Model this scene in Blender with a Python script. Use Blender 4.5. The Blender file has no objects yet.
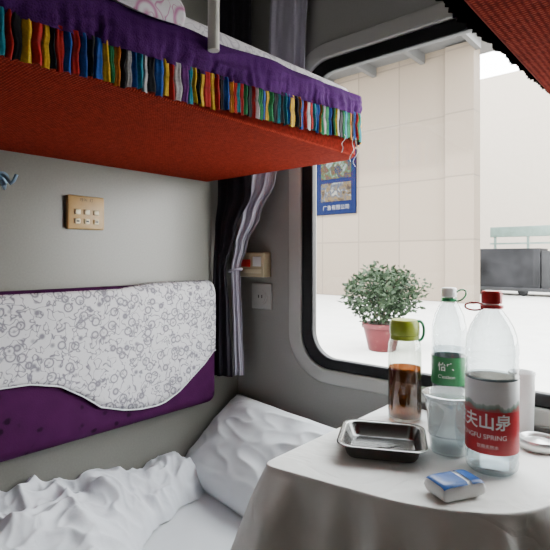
import bpy, bmesh, math, random, bisect
from mathutils import Vector, Matrix, noise
random.seed(7)
scene = bpy.context.scene
COL = scene.collection
H = 1.10

# ------------------------------------------------------------------ helpers
def link(o):
    COL.objects.link(o); return o

def new_mesh(name, verts, faces, mat=None, smooth=False, recalc=True):
    me = bpy.data.meshes.new(name)
    me.from_pydata([tuple(v) for v in verts], [], faces)
    if recalc:
        bm = bmesh.new(); bm.from_mesh(me)
        bmesh.ops.recalc_face_normals(bm, faces=bm.faces)
        bm.to_mesh(me); bm.free()
    me.validate()
    if mat: me.materials.append(mat)
    if smooth:
        for p in me.polygons: p.use_smooth = True
    o = bpy.data.objects.new(name, me)
    return link(o)

def empty(name, loc):
    e = bpy.data.objects.new(name, None)
    e.location = loc; e.empty_display_size = 0.05
    return link(e)

def parent(ch, root):
    for c in (ch if isinstance(ch, (list, tuple)) else [ch]):
        c.parent = root
        if root.type == 'EMPTY':
            c.matrix_parent_inverse = Matrix.Translation(-Vector(root.location))

def tag(o, label=None, cat=None, group=None, kind=None):
    if label: o["label"] = label
    if cat: o["category"] = cat
    if group: o["group"] = group
    if kind: o["kind"] = kind
    return o

def box(name, lo, hi, mat, bev=0.0, seg=3, smooth=True):
    bm = bmesh.new()
    bmesh.ops.create_cube(bm, size=1)
    for v in bm.verts:
        for i in range(3):
            v.co[i] = lo[i] if v.co[i] < 0 else hi[i]
    if bev > 0:
        bmesh.ops.bevel(bm, geom=list(bm.edges), offset=bev, segments=seg, profile=.5, affect='EDGES')
    me = bpy.data.meshes.new(name); bm.to_mesh(me); bm.free()
    me.materials.append(mat)
    if bev > 0 and smooth:
        for p in me.polygons: p.use_smooth = True
    return link(bpy.data.objects.new(name, me))

def lathe(name, prof, c, mat, seg=48, smooth=True, rfun=None):
    verts=[]; faces=[]
    n=len(prof)
    for (r,z) in prof:
        for k in range(seg):
            a=2*math.pi*k/seg
            rr = r if rfun is None else rfun(r,z,a)
            verts.append((c[0]+rr*math.cos(a), c[1]+rr*math.sin(a), c[2]+z))
    for i in range(n-1):
        for k in range(seg):
            k2=(k+1)%seg
            faces.append((i*seg+k,i*seg+k2,(i+1)*seg+k2,(i+1)*seg+k))
    if prof[0][0]>1e-4: faces.append(tuple(range(seg))[::-1])
    if prof[-1][0]>1e-4: faces.append(tuple((n-1)*seg+k for k in range(seg)))
    o=new_mesh(name,verts,faces,mat,smooth)
    if smooth:
        m=o.modifiers.new("es",'EDGE_SPLIT'); m.split_angle=math.radians(50)
    return o

def open_lathe(name, prof, c, mat, seg=48):
    verts=[]; faces=[]
    n=len(prof)
    for (r,z) in prof:
        for k in range(seg):
            a=2*math.pi*k/seg
            verts.append((c[0]+r*math.cos(a), c[1]+r*math.sin(a), c[2]+z))
    for i in range(n-1):
        for k in range(seg):
            k2=(k+1)%seg
            faces.append((i*seg+k,i*seg+k2,(i+1)*seg+k2,(i+1)*seg+k))
    return new_mesh(name,verts,faces,mat,True)

def tube(name, pts, r, mat, closed=False, seg=10):
    cu=bpy.data.curves.new(name,'CURVE'); cu.dimensions='3D'
    sp=cu.splines.new('POLY'); sp.points.add(len(pts)-1)
    for p,q in zip(sp.points,pts): p.co=(q[0],q[1],q[2],1)
    sp.use_cyclic_u=closed
    cu.bevel_depth=r; cu.bevel_resolution=3; cu.use_fill_caps=True
    t=bpy.data.objects.new("tmp",cu); link(t)
    dg=bpy.context.evaluated_depsgraph_get()
    me=bpy.data.meshes.new_from_object(t.evaluated_get(dg))
    bpy.data.objects.remove(t)
    me.name=name; me.materials.clear(); me.materials.append(mat)
    for p in me.polygons: p.use_smooth=True
    return link(bpy.data.objects.new(name,me))

def rrect(x0,x1,z0,z1,r,n=10):
    pts=[]
    for cx,cz,a0 in ((x1-r,z1-r,0),(x0+r,z1-r,90),(x0+r,z0+r,180),(x1-r,z0+r,270)):
        for i in range(n+1):
            a=math.radians(a0+90*i/n)
            pts.append((cx+r*math.cos(a),cz+r*math.sin(a)))
    return pts

def plate(name, loops, y0, y1, mat, bev=0.0, smooth=False):
    """flat plate in XZ plane with holes, from y0 to y1"""
    cu=bpy.data.curves.new(name,'CURVE'); cu.dimensions='2D'; cu.fill_mode='BOTH'
    for lp in loops:
        sp=cu.splines.new('POLY'); sp.points.add(len(lp)-1)
        for p,q in zip(sp.points,lp): p.co=(q[0],q[1],0,1)
        sp.use_cyclic_u=True
    cu.extrude=(y1-y0)/2-bev
    cu.bevel_depth=bev; cu.bevel_resolution=2
    cu.offset=-bev
    t=bpy.data.objects.new("tmp",cu); link(t)
    dg=bpy.context.evaluated_depsgraph_get()
    me=bpy.data.meshes.new_from_object(t.evaluated_get(dg))
    bpy.data.objects.remove(t)
    yc=(y0+y1)/2
    for v in me.vertices:
        x,y,z=v.co; v.co=(x,yc+z,y)
    bm=bmesh.new(); bm.from_mesh(me)
    bmesh.ops.remove_doubles(bm,verts=bm.verts,dist=1e-5)
    bmesh.ops.recalc_face_normals(bm,faces=bm.faces); bm.to_mesh(me); bm.free()
    me.name=name; me.materials.clear(); me.materials.append(mat)
    if smooth:
        for p in me.polygons: p.use_smooth=True
    return link(bpy.data.objects.new(name,me))

def text_mesh(name, s, size, mat, fn, align='CENTER', bold=0.0, cuts=0):
    cu=bpy.data.curves.new(name,'FONT'); cu.body=s; cu.size=size
    cu.align_x=align; cu.align_y='CENTER'; cu.offset=bold
    t=bpy.data.objects.new("tmp",cu); link(t)
    dg=bpy.context.evaluated_depsgraph_get()
    me=bpy.data.meshes.new_from_object(t.evaluated_get(dg))
    bpy.data.objects.remove(t)
    bm=bmesh.new(); bm.from_mesh(me)
    if cuts:
        bmesh.ops.triangulate(bm,faces=bm.faces)
        bmesh.ops.subdivide_edges(bm,edges=[e for e in bm.edges if e.calc_length()>size*.2],cuts=cuts)
    for v in bm.verts: v.co=Vector(fn(v.co.x,v.co.y))
    bm.to_mesh(me); bm.free()
    me.name=name; me.materials.clear(); me.materials.append(mat)
    return link(bpy.data.objects.new(name,me))

def interp(tab, x):
    if x<=tab[0][0]: return tab[0][1]
    for (a,b),(c,d) in zip(tab,tab[1:]):
        if x<=c:
            t=(x-a)/(c-a); t=t*t*(3-2*t)
            return b+(d-b)*t
    return tab[-1][1]

def lin(tab, x):
    if x<=tab[0][0]: return tab[0][1]
    for (a,b),(c,d) in zip(tab,tab[1:]):
        if x<=c: return b+(d-b)*(x-a)/(c-a)
    return tab[-1][1]

# ------------------------------------------------------------------ materials
class NT:
    def __init__(s,name):
        s.m=bpy.data.materials.new(name); s.m.use_nodes=True
        s.t=s.m.node_tree; s.n=s.t.nodes; s.l=s.t.links
        s.b=s.n["Principled BSDF"]; s.out=s.n["Material Output"]
        s.tc=s.n.new("ShaderNodeTexCoord")
    def add(s,typ,**kw):
        nd=s.n.new(typ)
        for k,v in kw.items():
            if k in nd.inputs: nd.inputs[k].default_value=v
            else: setattr(nd,k,v)
        return nd
    def link(s,a,b): s.l.new(a,b)
    def math(s,op,a,b=None):
        m=s.n.new("ShaderNodeMath"); m.operation=op
        for i,v in enumerate((a,b)):
            if v is None: continue
            if isinstance(v,(int,float)): m.inputs[i].default_value=v
            else: s.link(v,m.inputs[i])
        return m.outputs[0]
    def ramp(s,fac,stops,interp='LINEAR'):
        r=s.n.new("ShaderNodeValToRGB"); r.color_ramp.interpolation=interp
        e=r.color_ramp.elements
        while len(e)<len(stops): e.new(.5)
        for el,(p,c) in zip(e,stops):
            el.position=p; el.color=(*c,1) if len(c)==3 else c
        s.link(fac,r.inputs[0]); return r
    def bump(s,h,strength=.3,dist=.002):
        b=s.add("ShaderNodeBump"); b.inputs["Strength"].default_value=strength
        b.inputs["Distance"].default_value=dist
        s.link(h,b.inputs["Height"]); s.link(b.outputs[0],s.b.inputs["Normal"])

def simple(name,col,rough=.5,metal=0,noise_scale=None,var=.15,bump=0,spec=.5,sheen=0):
    t=NT(name)
    t.b.inputs["Roughness"].default_value=rough
    t.b.inputs["Metallic"].default_value=metal
    t.b.inputs["Specular IOR Level"].default_value=spec
    if sheen: t.b.inputs["Sheen Weight"].default_value=sheen
    nz=t.add("ShaderNodeTexNoise"); nz.inputs["Scale"].default_value=noise_scale or 8
    nz.inputs["Detail"].default_value=5
    t.link(t.tc.outputs["Object"],nz.inputs["Vector"])
    lo=tuple(c*(1-var) for c in col); hi=tuple(min(1,c*(1+var)) for c in col)
    r=t.ramp(nz.outputs["Fac"],[(.3,lo),(.7,hi)])
    t.link(r.outputs[0],t.b.inputs["Base Color"])
    if bump: t.bump(nz.outputs["Fac"],bump,.003)
    return t.m

def fabric(name,col,scale=300,var=.2,bump=.3,fold=0,sheen=0.0,rough=.9):
    t=NT(name); t.b.inputs["Roughness"].default_value=rough
    t.b.inputs["Specular IOR Level"].default_value=.12
    t.b.inputs["Sheen Weight"].default_value=sheen
    w1=t.add("ShaderNodeTexVoronoi"); w1.inputs["Scale"].default_value=scale
    t.link(t.tc.outputs["Object"],w1.inputs["Vector"])
    nz=t.add("ShaderNodeTexNoise"); nz.inputs["Scale"].default_value=6; nz.inputs["Detail"].default_value=6
    t.link(t.tc.outputs["Object"],nz.inputs["Vector"])
    mx=t.add("ShaderNodeMath",operation='ADD'); t.link(w1.outputs["Distance"],mx.inputs[0]); t.link(nz.outputs["Fac"],mx.inputs[1])
    lo=tuple(c*(1-var) for c in col); hi=tuple(min(1,c*(1+var)) for c in col)
    r=t.ramp(mx.outputs[0],[(.5,lo),(1.3,hi)]); t.link(r.outputs[0],t.b.inputs["Base Color"])
    t.bump(mx.outputs[0],bump,.002 if not fold else fold)
    return t.m

M_wall=simple("grey_laminate_wall",(.185,.180,.160),.32,noise_scale=250,var=.06)
M_wallw=simple("window_wall_laminate",(.30,.295,.275),.4,noise_scale=250,var=.04)
M_trim=simple("pale_moulding",(.44,.435,.41),.38,var=.03)
M_ceil=simple("ceiling_paint",(.5,.5,.48),.6,var=.04)
M_floor=simple("floor_lino",(.2,.17,.15),.6,noise_scale=30,var=.3)
M_black=simple("black_rubber",(.006,.006,.007),.4,var=.2,spec=.3)
M_beige=simple("beige_plastic",(.50,.42,.26),.4,var=.05)
M_gold=simple("wood_tone_plastic",(.46,.29,.11),.4,noise_scale=40,var=.12)
M_cream=simple("cream_plastic",(.70,.62,.42),.35,var=.04)
M_white=simple("white_plastic",(.80,.80,.79),.35,var=.03)
M_whitepaint=simple("white_painted_metal",(.62,.6,.55),.3,var=.05)
M_dark=simple("dark_ink",(.03,.03,.03),.5)
M_reddisp=simple("red_indicator",(.6,.02,.02),.3)
M_steel=simple("stainless_steel",(.20,.20,.195),.27,metal=1.0,noise_scale=30,var=.05)
M_silver=simple("silver_lid_metal",(.62,.62,.60),.35,metal=.8,noise_scale=30,var=.05)
M_hook=simple("blue_grey_metal",(.2,.3,.42),.3,metal=.6)

t=NT("brick_red_woven"); t.b.inputs["Roughness"].default_value=.95
t.b.inputs["Specular IOR Level"].default_value=.05
wa=t.add("ShaderNodeTexWave",Scale=75.0,wave_type='BANDS',bands_direction='Y'); wb=t.add("ShaderNodeTexWave",Scale=55.0,wave_type='BANDS',bands_direction='X')
for w in (wa,wb):
    w.inputs["Distortion"].default_value=1.5; w.inputs["Detail Scale"].default_value=6
    t.link(t.tc.outputs["Object"],w.inputs["Vector"])
mm=t.math('MULTIPLY',wa.outputs["Fac"],wb.outputs["Fac"])
nz=t.add("ShaderNodeTexNoise",Scale=140.0); t.link(t.tc.outputs["Object"],nz.inputs["Vector"])
ad=t.math('ADD',mm,nz.outputs["Fac"])
r=t.ramp(ad,[(.3,(.11,.008,.004)),(.8,(.22,.016,.008)),(1.0,(.32,.036,.018))]); t.link(r.outputs[0],t.b.inputs["Base Color"])
t.bump(ad,.5,.0015); M_redweave=t.m

M_purple=fabric("purple_valance_cloth",(.046,.006,.078),400,.3,.2,rough=.85)
t=NT("purple_upholstery"); t.b.inputs["Roughness"].default_value=.85; t.b.inputs["Specular IOR Level"].default_value=.10
v=t.add("ShaderNodeTexVoronoi",Scale=30.0); t.link(t.tc.outputs["Object"],v.inputs["Vector"])
n_=t.add("ShaderNodeTexNoise",Scale=70.0); t.link(t.tc.outputs["Object"],n_.inputs["Vector"])
s_=t.math('ADD',v.outputs["Distance"],t.math('MULTIPLY',n_.outputs["Fac"],.35))
r=t.ramp(s_,[(.30,(.016,.003,.016)),(.42,(.044,.006,.042)),(1,(.052,.007,.050))]); t.link(r.outputs[0],t.b.inputs["Base Color"])
v3=t.add("ShaderNodeTexVoronoi",Scale=350.0); t.link(t.tc.outputs["Object"],v3.inputs["Vector"])
t.bump(v3.outputs["Distance"],.25,.001); M_purpup=t.m

def lace(name,base,ink,scale,w=.05,soft=1.4):
    t=NT(name); t.b.inputs["Roughness"].default_value=.9; t.b.inputs["Specular IOR Level"].default_value=.1
    def contour(sc,wd,off):
        mp=t.add("ShaderNodeMapping"); mp.inputs["Location"].default_value=(off,off*2,off*3)
        t.link(t.tc.outputs["Object"],mp.inputs[0])
        n=t.add("ShaderNodeTexNoise",Scale=float(sc),Detail=1.0,Distortion=.5); t.link(mp.outputs[0],n.inputs["Vector"])
        d=t.math('ABSOLUTE',t.math('SUBTRACT',n.outputs["Fac"],.5))
        return t.math('DIVIDE',d,wd)
    a=contour(scale,w,0.0)
    v=t.add("ShaderNodeTexVoronoi",Scale=scale*.62); t.link(t.tc.outputs["Object"],v.inputs["Vector"])
    ring=t.math('DIVIDE',t.math('ABSOLUTE',t.math('SUBTRACT',v.outputs["Distance"],.34)),.09)
    dot=t.math('DIVIDE',v.outputs["Distance"],.17)
    m=t.math('MINIMUM',t.math('MINIMUM',a,ring),dot)
    r=t.ramp(m,[(.15,ink),(1.0,base)]); t.link(r.outputs[0],t.b.inputs["Base Color"])
    return t.m
M_lace=lace("grey_floral_lace",(.62,.61,.63),(.20,.19,.225),58,.05)
M_lacew=lace("white_lace_sheet",(.72,.69,.72),(.48,.44,.50),50,.03)
M_towel=lace("pink_printed_towel",(.70,.67,.70),(.50,.20,.36),36,.02)

def cotton(name,col,scale=14,bump=.35,dist=.008,det=3.0):
    t=NT(name); t.b.inputs["Roughness"].default_value=.9; t.b.inputs["Specular IOR Level"].default_value=.15
    nz=t.add("ShaderNodeTexNoise",Scale=float(scale),Detail=det,Distortion=.8); t.link(t.tc.outputs["Object"],nz.inputs["Vector"])
    r=t.ramp(nz.outputs["Fac"],[(.3,tuple(c*.96 for c in col)),(.7,col)]); t.link(r.outputs[0],t.b.inputs["Base Color"])
    t.bump(nz.outputs["Fac"],bump,dist); return t.m
M_cotton=cotton("white_cotton",(.70,.72,.74),9,.25,.008,2.0)
M_quilt=cotton("white_quilt_cover",(.68,.70,.74),16,.4,.008,3.0)
t=NT("greyish_white_tablecloth"); t.b.inputs["Roughness"].default_value=.85; t.b.inputs["Specular IOR Level"].default_value=.2
nz=t.add("ShaderNodeTexNoise",Scale=5.0,Detail=3.0,Distortion=1.5); t.link(t.tc.outputs["Object"],nz.inputs["Vector"])
rd=t.math('ABSOLUTE',t.math('SUBTRACT',nz.outputs["Fac"],.5))
nf=t.add("ShaderNodeTexNoise",Scale=22.0,Detail=3.0); t.link(t.tc.outputs["Object"],nf.inputs["Vector"])
hh=t.math('ADD',t.math('MULTIPLY',t.math('MINIMUM',rd,.06),7.0),t.math('MULTIPLY',nf.outputs["Fac"],.35))
r=t.ramp(nf.outputs["Fac"],[(.3,(.66,.655,.62)),(.7,(.72,.715,.68))]); t.link(r.outputs[0],t.b.inputs["Base Color"])
t.bump(hh,.3,.005); M_cloth=t.m
M_lav=fabric("lavender_grey_curtain",(.36,.34,.41),500,.10,.15)
M_darkcurt=fabric("dark_blackout_curtain",(.022,.020,.026),500,.3,.2)

def fringe_mat(name,mul):
    t=NT(name); t.b.inputs["Roughness"].default_value=.7; t.b.inputs["Specular IOR Level"].default_value=.2
    at=t.add("ShaderNodeAttribute"); at.attribute_name="tassel"
    w=t.add("ShaderNodeTexNoise",Scale=300.0); t.link(t.tc.outputs["Object"],w.inputs["Vector"])
    r=t.ramp(w.outputs["Fac"],[(.3,(.7*mul,)*3),(.7,(1.0*mul,)*3)])
    mx=t.add("ShaderNodeMixRGB",blend_type='MULTIPLY'); mx.inputs[0].default_value=1
    t.link(at.outputs["Color"],mx.inputs[1]); t.link(r.outputs[0],mx.inputs[2]); t.link(mx.outputs[0],t.b.inputs["Base Color"])
    t.bump(w.outputs["Fac"],.2,.001); return t.m
M_fringe=fringe_mat("multicolour_tassels",1.0)

def clearmat(name,tcol,gloss=.12,diff=0.0,dcol=(.8,.85,.85),rough=.05):
    t=NT(name); t.n.remove(t.b)
    tr=t.add("ShaderNodeBsdfTransparent"); tr.inputs[0].default_value=(*tcol,1)
    gl=t.add("ShaderNodeBsdfGlossy"); gl.inputs["Roughness"].default_value=rough
    lw=t.add("ShaderNodeLayerWeight"); lw.inputs[0].default_value=.35
    r=t.add("ShaderNodeMapRange"); r.inputs["To Min"].default_value=gloss*.4; r.inputs["To Max"].default_value=min(.8,gloss*4)
    t.link(lw.outputs["Facing"],r.inputs["Value"])
    mx=t.add("ShaderNodeMixShader"); t.link(r.outputs[0],mx.inputs[0]); t.link(tr.outputs[0],mx.inputs[1]); t.link(gl.outputs[0],mx.inputs[2])
    last=mx
    if diff:
        df=t.add("ShaderNodeBsdfDiffuse"); df.inputs[0].default_value=(*dcol,1)
        tl=t.add("ShaderNodeBsdfTranslucent"); tl.inputs[0].default_value=(*dcol,1)
        m0=t.add("ShaderNodeMixShader"); m0.inputs[0].default_value=.5
        t.link(df.outputs[0],m0.inputs[1]); t.link(tl.outputs[0],m0.inputs[2])
        m2=t.add("ShaderNodeMixShader"); m2.inputs[0].default_value=diff
        t.link(mx.outputs[0],m2.inputs[1]); t.link(m0.outputs[0],m2.inputs[2]); last=m2
    t.link(last.outputs[0],t.out.inputs[0]); return t.m
M_glass=clearmat("window_glass",(.97,.98,.98),.02,rough=.0)
M_pet=clearmat("clear_pet_plastic",(.80,.84,.85),.14,.03,(.6,.65,.66))
M_water=clearmat("water",(.82,.87,.90),.10,.03,(.6,.65,.66))
M_teaglass=clearmat("bottle_glass",(.82,.85,.80),.14,.0)
M_tea=clearmat("amber_tea",(.42,.19,.012),.05,.05,(.42,.17,.005))
M_frost=clearmat("clear_container_plastic",(.84,.86,.86),.22,.14,(.78,.80,.81),.10)
M_lime=simple("olive_green_plastic",(.23,.27,.012),.35,var=.05)
M_green=simple("green_plastic",(.02,.22,.08),.35,var=.05)
M_greenlab=simple("green_label",(.015,.16,.05),.4,var=.1)
M_red=simple("red_plastic",(.55,.010,.015),.35,var=.05)
M_redlab=simple("red_label",(.42,.007,.016),.4,var=.05)
M_paperw=simple("white_print",(.80,.80,.80),.5,var=.02)
M_blue=simple("blue_film",(.012,.075,.28),.35,noise_scale=60,var=.3,spec=.3)

# ------------------------------------------------------------------ room
tag(box("wall_left",(-.06,-2.9,-.05),(0,.1,2.2),M_wall),kind="structure")
tag(box("wall_right",(1.45,-2.9,-.05),(1.51,.1,2.2),M_wall),kind="structure")
tag(box("ceiling",(-.06,-2.9,2.15),(1.51,.1,2.25),M_ceil),kind="structure")
tag(box("floor",(-.06,-2.9,-.06),(1.51,.1,0),M_floor),kind="structure")
tag(box("wall_back",(-.06,-2.96,-.05),(1.51,-2.9,2.2),M_wall),kind="structure")
WX0,WX1,WZ0,WZ1=.252,1.20,.812,1.616
hole=rrect(WX0,WX1,WZ0,WZ1,.088,14)
wall=plate("wall_window",[[(0,0),(1.45,0),(1.45,2.15),(0,2.15)],hole],0,.06,M_wallw)
tag(wall,kind="structure")
tr=plate("trim_1",[rrect(WX0-.044,WX1+.044,WZ0-.038,WZ1+.044,.126,20),rrect(WX0-.002,WX1+.002,WZ0-.002,WZ1+.002,.090,20)],-.012,.002,M_trim,.005,True)
m=tr.modifiers.new("es",'EDGE_SPLIT'); m.split_angle=math.radians(50)
tag(tr,"pale grey rounded moulding around the train window",kind="structure")
fr=plate("window_1",[rrect(WX0-.002,WX1+.002,WZ0-.002,WZ1+.002,.090,20),rrect(WX0+.034,WX1-.034,WZ0+.026,WZ1-.032,.070,20)],-.006,.014,M_black,.004)
tag(fr,"black rubber framed train window with rounded corners",kind="structure")
gl=plate("window_pane",[rrect(WX0+.026,WX1-.026,WZ0+.018,WZ1-.024,.07,14)],.008,.012,M_glass)
gl.parent=fr

# ------------------------------------------------------------------ upper berths
BZ=1.317
def plan(xi,xo,yfar,ynear,r,off):
    sx=1 if xo>xi else -1
    pts=[]
    cx=xo-sx*r; cy=yfar-r
    R=r+off
    L=cy-ynear
    n=int(L/.004)
    for i in range(n): pts.append((xo+sx*off, ynear+L*i/n))
    m=int(R*math.pi/2/.003)+1
    for i in range(m):
        a=math.pi/2*i/m
        pts.append((cx+sx*R*math.cos(a), cy+R*math.sin(a)))
    L2=abs(cx-(xi+sx*.03)); n=int(L2/.004)
    for i in range(n+1): pts.append((cx-sx*L2*i/n, yfar+off))
    return pts
def normals(pts,sx):
    out=[]
    for i in range(len(pts)):
        a=Vector(pts[max(0,i-1)]); b=Vector(pts[min(len(pts)-1,i+1)])
        d=(b-a).normalized()
        out.append(Vector((d.y,-d.x))*sx)
    return out
Y_=(.72,.43,.02); B_=(.015,.08,.36); R_=(.52,.015,.012); G_=(.025,.28,.10); K_=(.010,.010,.016); T_=(.03,.30,.40); W_=(.50,.48,.50); O_=(.65,.20,.015); P_=(.13,.015,.18)
PAL=[Y_,B_,R_,G_,K_,T_,Y_,B_,W_,K_,O_,P_,R_,G_]
def topz(y): return lin([(-1.95,1.410),(-.70,1.423),(-.14,1.449)],y)
def midz(y): return lin([(-1.95,1.350),(-.86,1.358),(-.585,1.371),(-.14,1.407)],y)
def botz(y): return lin([(-1.95,1.300),(-.86,1.307),(-.585,1.320),(-.14,1.347)],y)
def berth(xi,xo,label,group,dark=False):
    sx=1 if xo>xi else -1
    yf,yn=-.128,-1.95
    root=empty("upper_berth",(xi,(yf+yn)/2,BZ))
    tag(root,label,"bunk bed",group)
    path=plan(xi,xo,yf,yn,.045,0)[::4]+[]
    path=path+[(xi+sx*.004,yf),(xi+sx*.004,yn)]
    n=len(path); zs=[BZ,BZ+.004,BZ+.045,BZ+.05]; ins=[.004,0,0,.004]
    cxm=(xi+xo)/2; cym=(yf+yn)/2
    V=[];F=[]
    for z,i_ in zip(zs,ins):
        for (x,y) in path:
            V.append((x-(i_ if x>cxm else -i_), y-(i_ if y>cym else -i_), z))
    for k in range(3):
        for j in range(n):
            F.append((k*n+j,k*n+(j+1)%n,(k+1)*n+(j+1)%n,(k+1)*n+j))
    F.append(tuple(range(n))); F.append(tuple(3*n+j for j in range(n)))
    b=new_mesh("berth_board",V,F,M_redweave); b["label"]="brick-red woven padded underside"
    lo=(min(xi+sx*.01,xo-sx*.010),yn,BZ+.052); hi=(max(xi+sx*.01,xo-sx*.010),yf-.012,1.452)
    mt=box("mattress",lo,hi,M_lacew,.030,6)
    m=mt.modifiers.new("s",'SUBSURF'); m.levels=1; m.render_levels=1
    for v in mt.data.vertices:
        if v.co.z>1.40: v.co.z+=lin([(-1.95,-.015),(-.7,0.0),(-.14,.022)],v.co.y)
    mt["label"]="mattress covered with a white lace sheet"
    pts=plan(xi,xo,yf,yn,.045,.006); nm=normals(pts,sx)
    rows=18; V=[];F=[]; N=len(pts)
    for i,(p,nn) in enumerate(zip(pts,nm)):
        y=p[1]
        zt=topz(y)+.005*noise.noise(Vector((i*.03,0,0))); zb=midz(y)-.006
        for k in range(rows+1):
            f=k/rows
            puck=(1-2*abs(noise.noise(Vector((i*.30,f*.8,21)))))
            g=1.2*noise.noise(Vector((i*.055,f*1.4,3)))+.9*puck*(.1+f**1.5)+.9*(1-2*abs(noise.noise(Vector((i*.03+f*1.5,f*3.0,17)))))
            o=.002+.0052*g+.003*math.sin(math.pi*f)
            if k==0: o=-.010
            if k==1: o=-.004
            V.append((p[0]+nn.x*max(o,-.010),p[1]+nn.y*max(o,-.010),zt+(zb-zt)*f))
    for i in range(N-1):
        for k in range(rows):
            a=i*(rows+1)+k
            F.append((a,a+1,a+rows+2,a+rows+1))
    va=new_mesh("valance",V,F,M_purple,True); va["label"]="puckered deep purple cloth band"
    P=[Vector(p) for p in pts]; S=[0]
    for a,c in zip(P,P[1:]): S.append(S[-1]+(c-a).length)
    def at(s):
        s=max(0,min(S[-1]-1e-5,s))
        j=min(len(S)-2,max(0,bisect.bisect(S,s)-1))
        t_=(s-S[j])/(S[j+1]-S[j]+1e-9)
        return P[j].lerp(P[j+1],t_), nm[j].lerp(nm[j+1],t_)
    segs=[]; s=0; W=.0086; last=None
    while s<S[-1]-W*1.6:
        w=W*random.uniform(.7,1.45)
        col=random.choice([q for q in PAL if q!=last]); last=col
        if dark: col=tuple(c*.06+.002 for c in col)  # backlit shade put into the colour: same palette, strongly darkened
        segs.append((s,w,col,random.uniform(.6,1.05),random.uniform(-.0025,.002))); s+=w
    fr_=[0,.08,.18,.30,.40,.47,.54,.66,.8,.92,1]
    V=[];F=[];C=[]
    for (s0,w,col,fat,dl) in segs:
        K=8; base=len(V)
        for r_,f in enumerate(fr_):
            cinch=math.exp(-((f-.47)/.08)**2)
            b_=(.55+.45*min(1,f/.12))*(1-.40*cinch)
            for k in range(K+1):
                u=k/K; s=s0+w*(.5+(u-.5)*1.12)
                lean=.0022*noise.noise(Vector((s*60,f*2.2,3)))*2*min(1,f*3)
                q,nn=at(s+lean)
                z=midz(q.y)+(botz(q.y)+(dl+.003*noise.noise(Vector((s*120,0,8))))*f-midz(q.y))*f
                fo_=math.sin(math.pi*u)**.7+.22*math.sin(u*math.pi*3+fat*9)+.25*noise.noise(Vector((s*260,f*3,5)))
                o=.0042+.0048*b_*fat*fo_
                V.append((q.x+nn.x*o,q.y+nn.y*o,z))
                sh=(1-.35*cinch)*(.66+.34*math.sin(math.pi*u)**.5)  # crease and cinch shade painted into the vertex colours
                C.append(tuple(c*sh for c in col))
        for r_ in range(len(fr_)-1):
            for k in range(K):
                a=base+r_*(K+1)+k
                F.append((a,a+1,a+K+2,a+K+1))
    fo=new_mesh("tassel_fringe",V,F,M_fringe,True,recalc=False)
    fo["label"]="gathered multicoloured ruffle fringe" if not dark else "gathered ruffle fringe, colours darkened as if backlit"; fo["kind"]="stuff"
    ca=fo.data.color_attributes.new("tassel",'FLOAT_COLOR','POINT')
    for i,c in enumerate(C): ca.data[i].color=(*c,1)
    xr=xo+sx*.026
    pts=[(xr,-.585,1.398),(xr,-.585,1.74),(xr,-.61,1.765),(xr,-1.35,1.765),(xr,-1.375,1.74),(xr,-1.375,1.385)]
    g=tube("guard_rail",pts,.0085,M_whitepaint); g["label"]="white tubular safety rail"
    parent([b,mt,va,fo,g],root)
    return root
bl=berth(0.0,.514,"upper train berth with brick-red underside, purple valance and colourful fringe","upper berths of the compartment")
br=berth(1.45,.915,"upper train berth with red underside and a fringe coloured as if backlit","upper berths of the compartment",True)
for (y,l) in ((-.20,.05),(-.185,.06),(-.235,.035)):
    x=.532; z=botz(y)+.004
    pts=[(x+.004*math.sin(i*.9+y*50),y+.006*math.sin(i*.6),z-l*i/10) for i in range(11)]
    c=tube("loose_thread",pts,.0006,M_paperw); parent(c,bl); c["label"]="pale loose thread"

def cushion(name,w,d,h,mat,mtx,n=48,wr=.006,seed=0,pw=2.6,rdg=.9,ex=.42):
    V=[];F=[]
    for side in (1,-1):
        for i in range(n+1):
            for j in range(n+1):
                u=-1+2*i/n; v=-1+2*j/n
                k=max(0,(1-abs(u)**pw))*max(0,(1-abs(v)**pw))
                e=1-.06*(1-v*v)*abs(u)**3; e2=1-.06*(1-u*u)*abs(v)**3
                z=side*h/2*(k**ex)
                zz=noise.noise(Vector((u*2.2+seed,v*2.2,side)))*wr*2+noise.noise(Vector((u*5+seed,v*2.5,side*2)))*wr*.7
                rr=max(0,1-2.2*abs(noise.noise(Vector((u*2.4+v*1.2+seed,v*3.0-u*.6,side*3)))))
                zz+=wr*rdg*rr**1.5
                z+=side*zz*min(1,k*3)
                V.append(mtx@Vector((u*w/2*e,v*d/2*e2,z)))
    M=(n+1)**2
    for s in (0,1):
        for i in range(n):
            for j in range(n):
                a=s*M+i*(n+1)+j
                F.append((a,a+1,a+n+2,a+n+1))
    o=new_mesh(name,V,F,mat,True)
    bm=bmesh.new(); bm.from_mesh(o.data)
    bmesh.ops.remove_doubles(bm,verts=bm.verts,dist=.0004)
    bmesh.ops.recalc_face_normals(bm,faces=bm.faces)
    bm.to_mesh(o.data); bm.free()
    for p in o.data.polygons: p.use_smooth=True
    return o
fb=cushion("folded_blanket",.30,.34,.10,M_lacew,Matrix.Translation((.30,-.80,1.545))@Matrix.Rotation(.05,4,'Z'),40,.005,5,6)
tag(fb,"white lace-covered folded bedding lying on the upper berth","bedding")
V=[];F=[]; prof=[(.5275,1.414),(.5285,1.430),(.527,1.442),(.520,1.456),(.508,1.466),(.490,1.471),(.46,1.473),(.42,1.474),(.37,1.475)]
n=60
for i in range(n+1):
    y=-.90+.265*i/n
    for k,(x,z) in enumerate(prof):
        V.append((x+.002*noise.noise(Vector((y*30,k*.5,0)))+.006,y+.002*math.sin(k*1.3),z+(.006*noise.noise(Vector((y*12,0,4))) if k==0 else 0)))
for i in range(n):
    for k in range(len(prof)-1):
        a=i*len(prof)+k; F.append((a,a+1,a+len(prof)+1,a+len(prof)))
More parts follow.
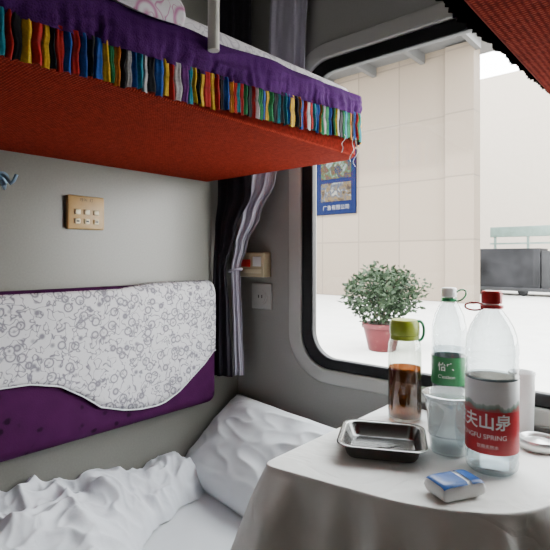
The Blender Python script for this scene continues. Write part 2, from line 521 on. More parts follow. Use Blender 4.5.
tw=new_mesh("towel",V,F,M_towel,True); m=tw.modifiers.new("so",'SOLIDIFY'); m.thickness=.004; m.offset=0
tag(tw,"white towel with faint pink print draped over the upper berth edge","towel")

# ------------------------------------------------------------------ lower berth
root=empty("lower_berth",(.25,-1,0))
tag(root,"lower train berth with a white sheeted mattress","bed")
b1=box("berth_base",(.004,-1.95,0.0),(.485,-.012,.40),M_wall,.006)
b2=box("mattress",(.004,-1.95,.402),(.50,-.012,.51),M_cotton,.025,5)
parent([b1,b2],root)

root=empty("berth_backrest",(.02,-.8,.705))
tag(root,"long purple upholstered backrest fixed to the partition wall","backrest")
bk=box("backrest_cushion",(.002,-1.90,.700),(.055,-.132,1.034),M_purpup,.026,8)
bk["label"]="dark plum patterned upholstery"
edge=[(-1.6,.80),(-1.3,.84),(-1.15,.85),(-1.02,.78),(-.93,.76),(-.84,.80),(-.78,.845),(-.696,.851),(-.64,.848),(-.58,.832),(-.53,.80),(-.489,.768),(-.43,.748),(-.386,.740),(-.34,.738),(-.3135,.742),(-.27,.760),(-.234,.785),(-.19,.815),(-.154,.847)]
V=[];F=[]; NY=200; NZ=16
for i in range(NY+1):
    y=-1.6+(1.6-.148)*i/NY
    zb=lin(edge,y)
    lowr=max(0,min(1,(-.34-y)/.1))
    for k in range(NZ+1):
        if k==0: x,z=.028+.020*lowr,1.037-.010*lowr
        elif k==1: x,z=.041+.0105*lowr,1.0335-.009*lowr
        elif k==2: x,z=.051+.0045*lowr,1.026-.008*lowr
        elif k==3: x,z=.0570,1.012-.006*lowr
        else:
            zt=1.012-.006*lowr
            z=zt+(zb-zt)*((k-3)/(NZ-3)); x=.0595+.0028*noise.noise(Vector((y*14,z*9,0)))
        V.append((x,y,z))
for i in range(NY):
    for k in range(NZ):
        a=i*(NZ+1)+k; F.append((a,a+1,a+NZ+2,a+NZ+1))
cv=new_mesh("backrest_cover",V,F,M_lace,True); cv["label"]="white lace cover with fine grey flowers and scalloped hem"
m=cv.modifiers.new("so",'SOLIDIFY'); m.thickness=.0018; m.offset=1
hem=tube("cover_hem",[(.062,y,z) for (y,z) in [(-1.6+(1.6-.148)*i/200,lin(edge,-1.6+(1.6-.148)*i/200)) for i in range(201)]],.0016,M_cotton)
hem["label"]="white stitched hem"
parent([bk,cv,hem],root)

# quilt
XB=[(-1.5,.46),(-.85,.46),(-.68,.42),(-.58,.30),(-.47,.20),(-.40,.165),(-.3,.15),(-.22,.12),(-.19,.08)]
HH=[(-1.5,.155),(-1.0,.155),(-.72,.138),(-.63,.125),(-.52,.105),(-.40,.086),(-.26,.070),(-.21,.048),(-.18,.0)]
nx,ny=200,560; V=[];F=[]
def ridge(x): return 1-2*abs(x)
def quilt_h(x,y):
    xb=interp(XB,y)+.03*noise.noise(Vector((0,y*11,4)))
    if x>=xb: return 0
    k=(1-(x/xb)**3.4)**.5
    h=interp(HH,y)*k
    p=Vector((x,y,0))
    wv=Vector((noise.noise(p*5),noise.noise(p*5+Vector((9,2,4))),0))*.05
    p2=p+wv
    r1=max(0,ridge(noise.noise(Vector((p2.x*7+p2.y*5,p2.y*9-p2.x*3,7)))))**2.2
    r2=max(0,ridge(noise.noise(Vector((p2.x*15-p2.y*9,p2.y*13+p2.x*6,3)))))**2.6
    r3=max(0,ridge(noise.noise(Vector((p2.x*25+p2.y*12,p2.y*22,12)))))**3
    lump=noise.noise(p*9+Vector((3,1,8)))
    l2=noise.noise(p*19+Vector((1,6,2)))
    d=min(1,k*1.5)
    h+=d*(.028*lump+.012*l2+.022*r1+.012*r2+.005*r3-.022)
    return max(h,.004)
Hh={}
for i in range(nx+1):
    for j in range(ny+1):
        x=.006+.47*i/nx; y=-1.5+(1.5-.165)*j/ny
        h=quilt_h(x,y); Hh[(i,j)]=h
        V.append((x,y,.5105+h))
for i in range(nx):
    for j in range(ny):
        if max(Hh[(i,j)],Hh[(i+1,j)],Hh[(i,j+1)],Hh[(i+1,j+1)])>0:
            a=i*(ny+1)+j
            F.append((a,a+ny+1,a+ny+2,a+1))
q=new_mesh("quilt",V,F,M_quilt,True)
bm=bmesh.new(); bm.from_mesh(q.data)
bmesh.ops.delete(bm,geom=[v for v in bm.verts if not v.link_faces],context='VERTS'); bm.to_mesh(q.data); bm.free()
m=q.modifiers.new("sm",'SMOOTH'); m.iterations=6; m.factor=.5
tag(q,"crumpled white quilt heaped on the lower berth","quilt")

# pillow
mt=Matrix.Translation((.232,-.155,.598))@Matrix.Rotation(math.radians(-9),4,'Z')@Matrix.Rotation(math.radians(40),4,'X')
pl=cushion("pillow",.48,.285,.135,M_cotton,mt,90,.006,2,2.8,.8,.5)
for v in pl.data.vertices:
    v.co.x=max(v.co.x,.006+.002*(v.co.z-.5)); v.co.z=max(v.co.z,.511); v.co.y=min(v.co.y,-.02)
tag(pl,"plump soft white pillow leaning in the corner beneath the window","pillow")

# ------------------------------------------------------------------ curtains
def curtain(name,tab,mat,folds,amp,ztop,zbot,nz=90,nu=90,ph=0):
    V=[];F=[]
    for k in range(nz+1):
        z=ztop+(zbot-ztop)*k/nz
        c=[interp([(a[0],a[i]) for a in tab],z) for i in range(1,6)]
        A=Vector((c[0],c[1])); B=Vector((c[2],c[3])); d=(B-A); n=Vector((d.y,-d.x)).normalized()
        for u_ in range(nu+1):
            u=u_/nu
            uu=u+.10*noise.noise(Vector((u*2.5,z*2.2,ph)))
            o=amp*c[4]*(math.sin(uu*folds*2*math.pi+ph)+.4*math.sin(uu*folds*4.7*math.pi+z*3))*(.55+.45*noise.noise(Vector((u*3,z*3,ph+5))))
            p=A+d*u+n*o
            V.append((p.x,min(p.y,-.006),z))
    for k in range(nz):
        for u in range(nu):
            a=k*(nu+1)+u; F.append((a,a+1,a+nu+2,a+nu+1))
    o=new_mesh(name,V,F,mat,True)
    m=o.modifiers.new("so",'SOLIDIFY'); m.thickness=.0012
    return o
tabL=[(.765,.062,-.078,.086,-.062,.6),(.89,.058,-.078,.079,-.062,.6),(1.0,.055,-.080,.073,-.062,.5),(1.065,.052,-.080,.073,-.064,.45),(1.14,.064,-.078,.094,-.056,.7),(1.22,.090,-.075,.138,-.050,.8),(1.313,.122,-.072,.192,-.048,.9),(1.42,.155,-.07,.245,-.045,1),(1.6,.185,-.07,.290,-.045,1),(1.95,.20,-.07,.31,-.045,1)]
root=empty("window_curtain",(.15,-.065,1.95)); tag(root,"pale lavender-grey curtain gathered and tied back beside the window","curtain")
c1=curtain("curtain_panel",tabL,M_lav,2.1,.009,1.95,.765)
tie=tube("curtain_tie",[(.062+.019*math.cos(a),-.073+.017*math.sin(a),1.065+.004*math.cos(a)) for a in [2*math.pi*i/24 for i in range(24)]],.004,M_lav,True)
parent([c1,tie],root)
tabD=[(.765,.012,-.120,.074,-.097,1),(.95,.012,-.118,.064,-.098,.9),(1.065,.014,-.114,.050,-.098,.5),(1.18,.016,-.108,.085,-.092,.8),(1.28,.020,-.100,.135,-.084,1),(1.95,.03,-.098,.135,-.084,1)]
c2=curtain("blackout_curtain",tabD,M_darkcurt,2.5,.006,1.95,.765,ph=1.2)
tag(c2,"dark blackout curtain hanging in the corner of the compartment","curtain")
rod=tube("curtain_rod",[(.02,-.065,1.965),(1.43,-.065,1.965)],.010,M_whitepaint)
tag(rod,"white curtain rod above the window","curtain rod")

# ------------------------------------------------------------------ wall fittings
y0,y1,z0,z1=-.5414,-.452,1.165,1.241
root=empty("switch_panel",(.0,-.497,1.165)); tag(root,"wood-toned wall control panel with six small square buttons","switch panel")
pp=[box("panel_plate",(.0005,y0,z0),(.012,y1,z1),M_gold,.004)]
pp[0]["label"]="tan moulded plate"
for i in range(2):
    for j in range(3):
        yy=y0+.016+.0225*j; zz=z0+.012+.021*i
        bt=box("button",(.010,yy,zz),(.0155,yy+.013,zz+.012),M_cream,.002); bt["label"]="cream square button"; pp.append(bt)
for j in range(3):
    pp.append(box("button_mark",(.0155,y0+.019+.0225*j,z0+.016),(.0158,y0+.026+.0225*j,z0+.020),M_dark))
pp.append(text_mesh("panel_lettering","呼叫  灯",.009,M_dark,lambda x,y:(.0124,-.497+x,z1-.010+y)))
parent(pp,root)
root=empty("coat_hook",(0,-.672,1.26)); tag(root,"small blue-grey metal coat hook on the partition wall","coat hook")
h1=lathe("hook_plate",[(.0,0),(.013,0),(.013,.004),(.0,.005)],(0,0,0),M_hook,24)
for v in h1.data.vertices: v.co=Vector((v.co.z+.0002,v.co.x-.672,v.co.y+1.262))
h2=tube("hook_arm",[(.004,-.672,1.268),(.020,-.672,1.262),(.034,-.668,1.248),(.040,-.664,1.254),(.042,-.660,1.266)],.0035,M_hook)
h3=tube("hook_arm",[(.004,-.672,1.258),(.018,-.672,1.246),(.024,-.676,1.238),(.032,-.682,1.244)],.003,M_hook)
parent([h1,h2,h3],root)
root=empty("control_box",(.09,0,1.04)); tag(root,"beige wall control box with a small red indicator","control panel")
a=box("box_housing",(.028,-.034,1.045),(.136,-.0005,1.116),M_beige,.004)
b=box("indicator_window",(.040,-.0355,1.074),(.084,-.033,1.096),M_reddisp,.001)
c=box("front_plate",(.036,-.0352,1.056),(.128,-.033,1.068),M_cream,.001)
d=box("side_label",(.094,-.0355,1.076),(.126,-.033,1.104),M_paperw,.001)
parent([a,b,c,d],root)
root=empty("wall_socket",(.1,0,.95)); tag(root,"pale grey square wall socket with a round centre","socket")
a=box("socket_plate",(.064,-.008,.951),(.142,-.0005,1.026),M_trim,.003)
b=lathe("socket_centre",[(0,0),(.019,0),(.022,.002),(.022,.005),(0,.005)],(0,0,0),M_trim,32)
for v in b.data.vertices: v.co=Vector((v.co.x+.103,-.007-v.co.z,v.co.y+.988))
c=box("socket_slot",(.095,-.0128,.984),(.098,-.0118,.993),M_dark); d=box("socket_slot",(.108,-.0128,.984),(.111,-.0118,.993),M_dark)
parent([a,b,c,d],root)

# ------------------------------------------------------------------ table
root=empty("fold_down_table",(.73,-.2,0)); tag(root,"small wall-mounted train table with rounded front under a cloth","table")
def curveplan(off):
    """open path, left wall end -> front -> right wall end; corners rounded with quadratic curves"""
    K=[((.526+off,-.018),0),((.526+off,-.464+off),.022),((.775,-.430+off),.06),((.885-off*.7,-.365+off*.7),.05),((.935-off,-.25),.05),((.935-off,-.018),0)]
    out=[Vector(K[0][0])]
    for i in range(1,len(K)-1):
        P=Vector(K[i][0]); A=Vector(K[i-1][0]); B=Vector(K[i+1][0]); r=K[i][1]
        a=P+(A-P).normalized()*r; b=P+(B-P).normalized()*r
        for k in range(13):
            t_=k/12; out.append(a*(1-t_)**2+P*2*t_*(1-t_)+b*t_*t_)
    out.append(Vector(K[-1][0])); return out
P=curveplan(.004); n=len(P)
V=[(p.x,p.y,z) for z in (.735,.7585) for p in P]
F=[(i,(i+1)%n,n+(i+1)%n,n+i) for i in range(n)]+[tuple(range(n)),tuple(range(n,2*n))]
tt=new_mesh("table_top",V,F,M_white)
lg=box("table_leg",(.70,-.20,0.0),(.75,-.14,.737),M_whitepaint,.006)
lg2=box("wall_bracket",(.60,-.03,.66),(.86,-.002,.736),M_whitepaint,.004)
parent([tt,lg,lg2],root)
def dense(P,step=.003):
    out=[]
    for a,b in zip(P,P[1:]):
        k=max(1,int((b-a).length/step+.5))
        for i in range(k): out.append(a.lerp(b,i/k))
    out.append(Vector(P[-1])); return out
D=dense(curveplan(0))
N=[]
for i in range(len(D)):
    d=(D[min(len(D)-1,i+4)]-D[max(0,i-4)]).normalized(); N.append(Vector((d.y,-d.x)))
cen=Vector((.73,-.2))
if (D[3]-cen).dot(N[3])<0: N=[-x for x in N]
S=[0]
for a,b in zip(D,D[1:]): S.append(S[-1]+(b-a).length)
NR=40
rows=[(0,0),(.0008,.0),(.0018,-.0005),(.0030,-.0020),(.0036,-.005)]+[(None,-.005-.237*((i+1)/NR)) for i in range(NR)]
V=[];F=[]
corn=[Vector((.536,-.454))]
for i,(p,nn) in enumerate(zip(D,N)):
    cw=max(math.exp(-((p-c).length/.055)**2) for c in corn)
    for (o,dz) in rows:
        if o is None:
            f=(-dz-.005)/.237
            s=S[i]
            ph=s*72+1.4*math.sin(s*9)+.4*f*math.sin(s*15)
            fold=(.5+.5*math.sin(ph))**1.3
            fold2=noise.noise(Vector((s*24,f*.8,2)))
            g=min(1,f*4.5)**.8
            o=.0036+.008*f+.085*cw*f**.9+ g*(.026*fold+.010*fold2)*(.6+.5*f)*(1+.3*cw)
            o=max(o,.0036)
        V.append((p.x+nn.x*o,min(p.y+nn.y*o,-.018),.762+dz))
R=len(rows)
for i in range(len(D)-1):
    for k in range(R-1):
        a=i*R+k; F.append((a,a+1,a+R+1,a+R))
c0=len(V)
for k in range(0,12):
    f=1-k/12
    for p in D:
        q=cen+(p-cen)*f
        V.append((q.x,q.y,.762+(.0 if k==0 else .0010*noise.noise(Vector((q.x*18,q.y*18,3))))))
nD=len(D)
for k in range(11):
    for i in range(nD-1):
        a=c0+k*nD+i; F.append((a,a+1,a+nD+1,a+nD))
F.append(tuple(c0+11*nD+i for i in range(nD)))
back=[c0+k*nD for k in range(12)]
back2=[c0+k*nD+nD-1 for k in range(12)]
F.append(tuple(back+back2[::-1]))
cl=new_mesh("tablecloth",V,F,M_cloth,True)
bm=bmesh.new(); bm.from_mesh(cl.data); bmesh.ops.remove_doubles(bm,verts=bm.verts,dist=.00005)
bmesh.ops.delete(bm,geom=[v for v in bm.verts if not v.link_faces],context='VERTS')
bmesh.ops.recalc_face_normals(bm,faces=bm.faces); bm.to_mesh(cl.data); bm.free()
for p in cl.data.polygons: p.use_smooth=True
tag(cl,"greyish-white tablecloth draped in soft folds over the small table","tablecloth")
TZ=.7632

# ---- tray
def tray(c,w,d,rot,z):
    spec=[(-.05,.010,.0008),(-.006,.014,.0005),(-.001,.016,.001),(.002,.018,.005),(.008,.022,.0245),(.0095,.023,.026),(.017,.028,.0265),(.018,.028,.0255),(.0172,.028,.0248),(.0075,.021,.0240),(.0005,.016,.0050),(-.003,.014,.0022),(-.008,.012,.0018),(-.05,.008,.0018)]
    V=[];F=[];n=None
    for (o,r,h) in spec:
        L=rrect(-w/2-o,w/2+o,-d/2-o,d/2+o,r,8); n=len(L)
        for x,y in L:
            V.append((c[0]+x*math.cos(rot)-y*math.sin(rot), c[1]+x*math.sin(rot)+y*math.cos(rot), z+h))
    for k in range(len(spec)-1):
        for i in range(n):
            F.append((k*n+i,k*n+(i+1)%n,(k+1)*n+(i+1)%n,(k+1)*n+i))
    F.append(tuple(range(n))); F.append(tuple((len(spec)-1)*n+i for i in range(n)))
    return new_mesh("metal_tray",V,F,M_steel,True)
tr=tray((.645,-.283),.114,.108,math.radians(27),TZ)
m=tr.modifiers.new("es",'EDGE_SPLIT'); m.split_angle=math.radians(60)
tag(tr,"empty shallow rectangular stainless steel tray on the tablecloth","tray")

# ---- tea bottle
c=(.598,-.100,TZ)
root=empty("tea_bottle",c); tag(root,"glass flask of dark amber tea with olive-green loop lid","bottle")
g=lathe("bottle_body",[(0,0),(.031,0),(.034,.003),(.0345,.02),(.0345,.14),(.033,.158),(.029,.170),(.0275,.176),(.0275,.182),(0,.182)],c,M_teaglass)
g["label"]="clear straight glass body"
te=lathe("tea",[(0,.006),(.0325,.006),(.033,.02),(.033,.108),(0,.108)],c,M_tea); te["label"]="translucent amber-brown tea"
cp=lathe("lid",[(0,.176),(.0295,.176),(.031,.178),(.031,.192),(.030,.203),(.027,.207),(0,.207)],c,M_lime)
ring=lathe("lid_band",[(.0283,.166),(.030,.167),(.030,.175),(.0283,.176)],c,M_lime)
ux,uy=.7554,.6553
loop=tube("carry_loop",[(c[0]+ux*(.026+.010*math.cos(a))+.010,c[1]+uy*(.026+.010*math.cos(a))-.012,c[2]+.186+.020*math.sin(a)) for a in [2*math.pi*i/24 for i in range(24)]],.0030,M_green,True)
parent([g,te,cp,ring,loop],root)

# ---- green label bottle
c=(.673,-.050,TZ)
root=empty("water_bottle",c); tag(root,"clear plastic water bottle with green label and white cap","bottle")
prof=[(0,.004),(.020,.001),(.032,.0),(.0345,.006),(.035,.02)]
for i in range(6):
    z=.03+i*.008; prof+= [(.0335,z),(.035,z+.004)]
prof+=[(.0348,.085),(.0348,.145),(.0352,.15),(.0338,.155),(.0352,.16),(.0338,.166),(.0352,.172),(.0342,.195),(.029,.218),(.020,.238),(.0135,.248),(.0125,.254),(.0125,.260),(0,.260)]
g=lathe("bottle_body",prof,c,M_pet)
wt=lathe("water",[(0,.006),(.032,.008),(.0328,.02),(.0328,.150),(0,.150)],c,M_water)
lb=open_lathe("bottle_label",[(.0356,.078),(.0358,.079),(.0358,.134),(.0356,.135)],c,M_greenlab); lb["label"]="green paper label"
cp=lathe("bottle_cap",[(0,.256),(.0145,.256),(.015,.260),(.015,.272),(.0135,.275),(0,.275)],c,M_white,60,rfun=lambda r,z,a:r*(1+.02*math.cos(a*30)))
lp=tube("cap_loop",[(c[0]+.022+.013*math.cos(a),c[1]+.004*math.sin(a),c[2]+.260+.011*math.sin(a)+.004*math.cos(a)) for a in [2*math.pi*i/24 for i in range(24)]],.0018,M_green,True)
nr=lathe("neck_ring",[(.0126,.247),(.0160,.247),(.0160,.254),(.0126,.254)],c,M_green)
def wrap(c,R,th0,zc,sh=0):
    def f(x,y):
        a=th0+x/R
        return (c[0]+R*math.cos(a),c[1]+R*math.sin(a),c[2]+zc+y)
    return f
th=math.atan2(-1.059-c[1],1.068-c[0])
tx=text_mesh("label_lettering","怡宝",.018,M_paperw,wrap(c,.0362,th-.15,.115),cuts=2,bold=.0003)
tx2=text_mesh("label_lettering","C'estbon",.0095,M_paperw,wrap(c,.0362,th-.15,.096),cuts=2)
parent([g,wt,lb,cp,lp,nr,tx,tx2],root)

# ---- plastic tub
c=(.738,-.214,TZ)
root=empty("plastic_cup",c); tag(root,"wide-rimmed clear plastic food tub, partly filled with water","cup")
prof=[(0,.001),(.031,.001),(.032,.003),(.0345,.030),(.036,.032),(.0385,.074),(.0398,.076),(.0405,.092),(.0440,.094),(.0448,.096),(.0448,.101),(.0425,.102),(.0395,.092),(.0375,.074),(.034,.032),(.031,.005),(0,.004)]
g=lathe("cup_body",prof,c,M_frost,96)
rim=lathe("cup_rim",[(.0425,.1018),(.0448,.1022),(.0462,.1015),(.0466,.099),(.0455,.097),(.0449,.099)],c,M_frost,96)
rim2=open_lathe("cup_ridge",[(.0362,.031),(.0370,.0325),(.0364,.034)],c,M_frost,96)
lq=lathe("cup_water",[(0,.006),(.030,.006),(.0335,.036),(0,.036)],c,M_water)
parent([g,lq,rim,rim2],root)

# ---- red bottle
c=(.815,-.236,TZ)
root=empty("water_bottle",c); tag(root,"large clear water bottle with red label and red cap","bottle")
prof=[(0,.006),(.022,.002),(.034,.0),(.0385,.005),(.040,.014),(.0385,.020),(.040,.026),(.0385,.031),(.0395,.036),(.0395,.146),(.0405,.150)]
for z in (.158,.170,.182):
    prof+=[(.0392,z-.003),(.0392,z),(.0405,z+.004)]
prof+=[(.040,.195),(.0375,.213),(.032,.229),(.024,.243),(.0165,.2525),(.0135,.256),(.013,.266),(0,.266)]
g=lathe("bottle_body",prof,c,M_pet,64)
wt=lathe("water",[(0,.008),(.034,.008),(.0375,.016),(.0375,.150),(0,.150)],c,M_water,64); wt["label"]="clear water"
lb=open_lathe("bottle_label",[(.0399,.034),(.0402,.035),(.0402,.099),(.0402,.100)],c,M_redlab,64); lb["label"]="red wrap label"
t=NT("label_hills"); t.b.inputs["Roughness"].default_value=.4
se=t.add("ShaderNodeSeparateXYZ"); t.link(t.tc.outputs["Object"],se.inputs[0])
nz=t.add("ShaderNodeTexNoise",Scale=40.0,Detail=3.0); mpn=t.add("ShaderNodeMapping"); mpn.inputs["Scale"].default_value=(1,1,0)
t.link(t.tc.outputs["Object"],mpn.inputs[0]); t.link(mpn.outputs[0],nz.inputs["Vector"])
zz=t.math('DIVIDE',t.math('SUBTRACT',se.outputs["Z"],TZ+.100),.045)
hl=t.math('SUBTRACT',zz,t.math('MULTIPLY',t.math('SUBTRACT',nz.outputs["Fac"],.3),1.0))
r=t.ramp(t.math('ADD',hl,.5),[(0,(.40,.02,.03)),(.36,(.30,.10,.09)),(.42,(.16,.26,.21)),(.52,(.35,.43,.40)),(.57,(.72,.74,.75)),(1,(.78,.80,.81))]); t.link(r.outputs[0],t.b.inputs["Base Color"])
M_hills=t.m
lb2=open_lathe("bottle_label_top",[(.0402,.100),(.0402,.1455),(.0399,.1465)],c,M_hills,64); lb2["label"]="pale label band with hill silhouettes"
cp=lathe("bottle_cap",[(0,.264),(.0150,.264),(.0155,.267),(.0155,.281),(.014,.284),(0,.284)],c,M_red,60,rfun=lambda r,z,a:r*(1+.02*math.cos(a*30)))
nr=lathe("neck_ring",[(.0131,.256),(.0175,.2565),(.0175,.261),(.0131,.262)],c,M_red)
th=math.atan2(-1.059-c[1],1.068-c[0])
lp=tube("carry_loop",[(c[0]-.026+.015*math.cos(a),c[1]-.004+.003*math.sin(a),c[2]+.258+.006*math.sin(a)) for a in [2*math.pi*i/24 for i in range(24)]],.0016,M_red,True)
tx=text_mesh("label_lettering","农夫山泉",.0255,M_paperw,wrap(c,.0408,th-.50,.083),cuts=3,bold=.0005)
tx2=text_mesh("label_lettering","NONGFU SPRING",.0105,M_paperw,wrap(c,.0408,th-.46,.061),cuts=1)
tx3=text_mesh("label_lettering","饮用天然水",.0065,M_paperw,wrap(c,.0408,th-.15,.046),cuts=1)
parent([g,wt,lb,lb2,cp,nr,lp,tx,tx2,tx3],root)

# ---- white cup & lid
c=(.812,-.048,TZ)
w=lathe("white_tumbler",[(0,0),(.018,0),(.020,.003),(.023,.115),(.0245,.118),(.0235,.121),(.021,.118),(.018,.006),(0,.005)],c,M_white)
tag(w,"tall plain white plastic tumbler near the window","tumbler")
c=(.852,-.096,TZ)
w=lathe("round_lid",[(0,0),(.028,0),(.0315,.002),(.033,.006),(.033,.016),(.0315,.018),(.029,.0165),(.026,.012),(.018,.0135),(.008,.016),(0,.0165)],c,M_silver)
tag(w,"small round silvery lid lying on the tablecloth","lid")

# ---- tissue pack
root=empty("tissue_pack",(.803,-.362,TZ)); tag(root,"small blue and white packet of tissues","tissue pack")
mt=Matrix.Translation((.803,-.362,TZ+.0112))@Matrix.Rotation(math.radians(60),4,'Z')
a=cushion("packet",.074,.046,.024,M_white,mt,30,.0004,3,7)
for v in a.data.vertices: v.co.z=max(v.co.z,TZ)
def strip(lo,hi,nm,mat):
    V=[];F=[];n=16
    for i in range(n+1):
        for j in range(n+1):
            x=lo[0]+(hi[0]-lo[0])*i/n; y=lo[1]+(hi[1]-lo[1])*j/n
            u=x/.037; v=y/.023
            k=max(0,1-abs(u)**7)*max(0,1-abs(v)**7)
            V.append(mt@Vector((x,y,.012*k**.42+.0018)))
    for i in range(n):
        for j in range(n):
            A=i*(n+1)+j; F.append((A,A+1,A+n+2,A+n+1))
    return new_mesh(nm,V,F,mat,True)
b=strip((-.0345,-.0215),(.006,.0215),"blue_wrapper_print",M_blue); b["label"]="blue printed film"
b2=strip((.013,-.0215),(.0345,.0215),"blue_wrapper_print",M_blue)
parent([a,b,b2],root)

# ------------------------------------------------------------------ outside
M_ground=simple("pale_platform_paving",(.36,.35,.33),.8,noise_scale=3,var=.08)
g=box("platform_ground",(-40,.4,-.25),(30,60,0),M_ground); tag(g,"pale concrete station platform outside the train",'platform')
t=NT("stone_panel_facade"); t.b.inputs["Roughness"].default_value=.7
se=t.add("ShaderNodeSeparateXYZ"); t.link(t.tc.outputs["Object"],se.inputs[0])
cb_=t.add("ShaderNodeCombineXYZ"); t.link(se.outputs["X"],cb_.inputs[0]); t.link(se.outputs["Z"],cb_.inputs[1])
br_=t.add("ShaderNodeTexBrick"); t.link(cb_.outputs[0],br_.inputs["Vector"])
br_.offset=0; br_.inputs["Scale"].default_value=1; br_.inputs["Brick Width"].default_value=1.25; br_.inputs["Row Height"].default_value=1.55
br_.inputs["Mortar Size"].default_value=.02
br_.inputs["Color1"].default_value=(.110,.084,.060,1); br_.inputs["Color2"].default_value=(.126,.097,.070,1); br_.inputs["Mortar"].default_value=(.078,.060,.044,1)
t.link(br_.outputs["Color"],t.b.inputs["Base Color"]); M_fac=t.m
root=empty("station_building",(-9,11.2,0)); tag(root,"beige stone-panelled station building with a canopy","building")
a=box("facade",(-18,11,0),(-3.0,11.3,6.6),M_fac)
M_can=simple("canopy_steel",(.08,.08,.08),.5,var=.05)
b=box("canopy_roof",(-18,8.6,6.35),(-2.6,12,6.6),M_can,.03)
fa=box("canopy_fascia",(-18,8.5,6.25),(-2.6,8.62,6.7),M_can,.01)
parts=[a,b,fa]
for i in range(11):
    x=-17+i*1.4
    parts.append(box("canopy_beam",(x,8.6,6.1),(x+.12,11.0,6.36),M_can))
a2=box("corner_pilaster",(-3.7,10.85,0),(-3.0,11.0,6.3),M_fac); parts.append(a2)
parent(parts,root)
M_pale=simple("pale_render",(.27,.235,.195),.8,var=.04)
w=box("distant_hall",(-7.5,19,0),(9,22,8.2),M_pale)
tag(w,"pale bright building at the far side of the station yard","building")
M_navy=simple("navy_poster",(.0012,.004,.022),.6,var=.1,spec=.05)
def pic(name,cols):
    t=NT(name); t.b.inputs["Roughness"].default_value=.6; t.b.inputs["Specular IOR Level"].default_value=.05
    n=t.add("ShaderNodeTexNoise",Scale=5.0,Detail=4.0,Distortion=1.0); t.link(t.tc.outputs["Object"],n.inputs["Vector"])
    r=t.ramp(n.outputs["Fac"],cols); t.link(r.outputs[0],t.b.inputs["Base Color"]); return t.m
M_pic=pic("poster_photo",[(.36,(.004,.010,.02)),(.46,(.03,.013,.007)),(.54,(.012,.03,.014)),(.64,(.07,.075,.08))])
M_pic2=pic("poster_photo_b",[(.36,(.012,.009,.008)),(.47,(.05,.035,.018)),(.55,(.012,.018,.03)),(.65,(.085,.08,.07))])
root=empty("wall_poster",(-6.95,10.95,2.3)); tag(root,"tall dark blue advertising poster with two pictures on the facade","poster")
pa=[box("poster_board",(-7.75,10.93,2.38),(-6.31,10.995,4.2),M_navy,.01),
    box("poster_picture",(-7.50,10.915,3.42),(-6.45,10.935,3.96),M_pic),
    box("poster_picture",(-7.50,10.915,2.76),(-6.45,10.935,3.30),M_pic2)]
M_redtxt=simple("red_print",(.18,.006,.004),.5,spec=.05); M_prt=simple("pale_print",(.12,.12,.13),.5,var=.02,spec=.05)
pa.append(text_mesh("poster_lettering","广告有限公司",.155,M_prt,lambda x,y:(-6.97+x,10.92,2.57+y)))
pa.append(text_mesh("poster_lettering","旅游",.15,M_redtxt,lambda x,y:(-6.97+x,10.92,4.08+y),bold=.003))
parent(pa,root)
M_dkgrey=simple("dark_grey_panels",(.020,.020,.022),.7,noise_scale=2,var=.5,spec=.15); M_ltgreen=simple("pale_green_steel",(.11,.16,.14),.5)
M_mid=simple("mid_grey_panels",(.035,.035,.037),.7,noise_scale=2,var=.3,spec=.15)
root=empty("luggage_trailer",(-2.8,14.8,0)); tag(root,"dark grey covered luggage trailer with pale green roof rail","trailer")
ps=[box("trailer_body",(-4.4,14.3,.22),(-2.35,15.3,1.38),M_dkgrey,.03),
    box("trailer_body",(-2.33,14.34,.22),(1.6,15.3,1.30),M_mid,.03),
    box("roof_rail",(-3.7,14.3,1.72),(1.9,14.42,2.02),M_ltgreen,.01),
    box("side_rail",(-3.7,14.28,1.50),(1.9,14.31,1.55),M_ltgreen)]
for x in (-3.6,-2.7,-1.9,-1.1,-.3,1.1): ps.append(box("roof_post",(x,14.33,1.2),(x+.06,14.4,1.78),M_ltgreen))
ps.append(box("trailer_deck",(-4.4,14.25,.14),(1.6,15.35,.24),M_mid,.01))
for x in (-4.0,-2.8,-1.7,.6):
    wl=lathe("wheel",[(0,-.05),(.12,-.05),(.14,-.03),(.14,.03),(.12,.05),(0,.05)],(0,0,0),M_black,24)
    for v in wl.data.vertices: v.co=Vector((v.co.x+x,14.35+v.co.z,v.co.y+.14))
    ps.append(wl)
parent(ps,root)
# plant
px_,py_=-1.80,4.20
root=empty("potted_plant",(px_,py_,0)); tag(root,"bushy green leafed shrub in a round red pot","potted plant")
t=NT("red_patterned_pot"); t.b.inputs["Roughness"].default_value=.45; t.b.inputs["Specular IOR Level"].default_value=.25
v=t.add("ShaderNodeTexVoronoi",Scale=11.0); t.link(t.tc.outputs["Object"],v.inputs["Vector"])
r=t.ramp(v.outputs["Distance"],[(.12,(.075,.022,.02)),(.25,(.055,.006,.008)),(1,(.048,.005,.007))]); t.link(r.outputs[0],t.b.inputs["Base Color"]); M_pot=t.m
M_soil=simple("soil",(.02,.015,.01),.9)
pot=lathe("pot",[(0,0),(.150,0),(.162,.01),(.200,.18),(.222,.27),(.240,.275),(.240,.325),(.215,.328),(.208,.30),(0,.30)],(px_,py_,0),M_pot)
soil=lathe("soil",[(0,.301),(.198,.302),(0,.31)],(px_,py_,0),M_soil)
t=NT("shrub_leaves"); t.b.inputs["Roughness"].default_value=.6; t.b.inputs["Specular IOR Level"].default_value=.15
nz=t.add("ShaderNodeTexNoise",Scale=14.0); t.link(t.tc.outputs["Object"],nz.inputs["Vector"])
r=t.ramp(nz.outputs["Fac"],[(.3,(.005,.010,.004)),(.55,(.012,.024,.010)),(.75,(.034,.048,.024))]); t.link(r.outputs[0],t.b.inputs["Base Color"]); M_leaf=t.m
V=[];F=[]
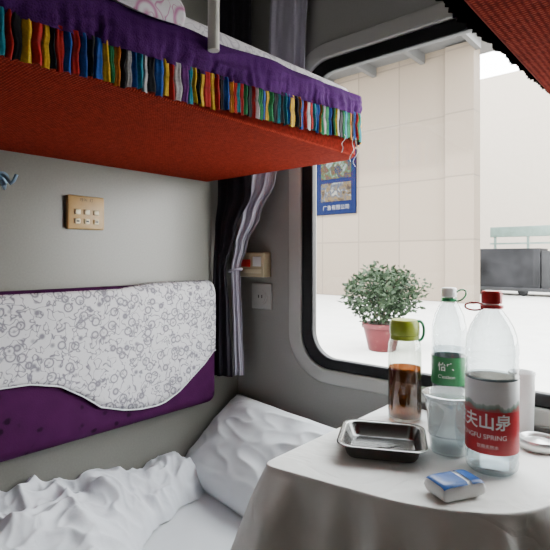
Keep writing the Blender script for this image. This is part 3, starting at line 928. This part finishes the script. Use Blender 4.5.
for i in range(3000):
    while True:
        p=Vector((random.uniform(-1,1),random.uniform(-1,1),random.uniform(-1,1)))
        if .2<p.length<1 : break
    bump=1+.42*noise.noise(p*2.4)
    p=Vector((p.x*.46*bump,p.y*.42*bump,.66+p.z*.34*bump))
    d=Vector((random.uniform(-1,1),random.uniform(-1,1),random.uniform(-.3,1))).normalized()
    s_=d.cross(Vector((random.uniform(-1,1),random.uniform(-1,1),random.uniform(-1,1)))).normalized()
    L=random.uniform(.045,.09); Wd=L*.23
    o=Vector((px_,py_,0))+p; b=len(V)
    V+= [o,o+d*L*.4+s_*Wd,o+d*L,o+d*L*.4-s_*Wd]
    F.append((b,b+1,b+2,b+3))
lf=new_mesh("foliage",V,F,M_leaf,False,recalc=False); lf["kind"]="stuff"; lf["label"]="dense narrow green leaves"
M_bark=simple("bark",(.04,.028,.018),.8)
st=[]
for i in range(9):
    a=i*2.4; e=Vector((px_+.3*math.cos(a)*random.uniform(.4,1),py_+.3*math.sin(a)*random.uniform(.4,1),random.uniform(.6,.9)))
    s=Vector((px_+.04*math.cos(a),py_+.04*math.sin(a),.29))
    st.append(tube("stem",[s,s.lerp(e,.5)+Vector((0,0,.06)),e],.008,M_bark))
parent([pot,soil,lf]+st,root)

# ------------------------------------------------------------------ lights / world
w=bpy.data.worlds.new("World"); scene.world=w; w.use_nodes=True
nt=w.node_tree; bg=nt.nodes["Background"]
tc=nt.nodes.new("ShaderNodeTexCoord"); sp=nt.nodes.new("ShaderNodeSeparateXYZ"); rp=nt.nodes.new("ShaderNodeValToRGB")
nt.links.new(tc.outputs["Generated"],sp.inputs[0]); nt.links.new(sp.outputs["Z"],rp.inputs[0])
rp.color_ramp.elements[0].position=0; rp.color_ramp.elements[0].color=(1,.985,.955,1)
rp.color_ramp.elements[1].position=1; rp.color_ramp.elements[1].color=(.90,.95,1,1)
nt.links.new(rp.outputs[0],bg.inputs[0]); bg.inputs[1].default_value=18.0
def light(name,typ,loc,rot,energy,color=(1,1,1),**kw):
    l=bpy.data.lights.new(name,typ); l.energy=energy; l.color=color
    for k,v in kw.items(): setattr(l,k,v)
    o=bpy.data.objects.new(name,l); o.location=loc; o.rotation_euler=rot; link(o); return o
light("sun",'SUN',(0,5,10),(math.radians(42),0,math.radians(-10)),10,(1,.97,.92),angle=.05)
light("corridor_fill_light",'AREA',(.75,-2.85,1.35),(math.radians(90),0,0),2.5,(1,.97,.92),shape='RECTANGLE',size=1.2,size_y=.9)  # unseen fill added behind the camera; no window is modelled there
light("ceiling_fill_light",'AREA',(.72,-1.0,2.12),(0,0,0),.8,(1,.95,.88),shape='RECTANGLE',size=.25,size_y=.6)  # unseen overhead light, added as weak interior fill
# ------------------------------------------------------------------ camera
cam=bpy.data.cameras.new("camera"); co=bpy.data.objects.new("camera",cam); link(co)
co.location=(1.068,-1.059,H)
co.rotation_euler=(math.radians(90),0,math.radians(40.94))
cam.sensor_width=36; cam.lens=490/550*36; cam.shift_y=-17/550; cam.clip_start=.02
scene.camera=co
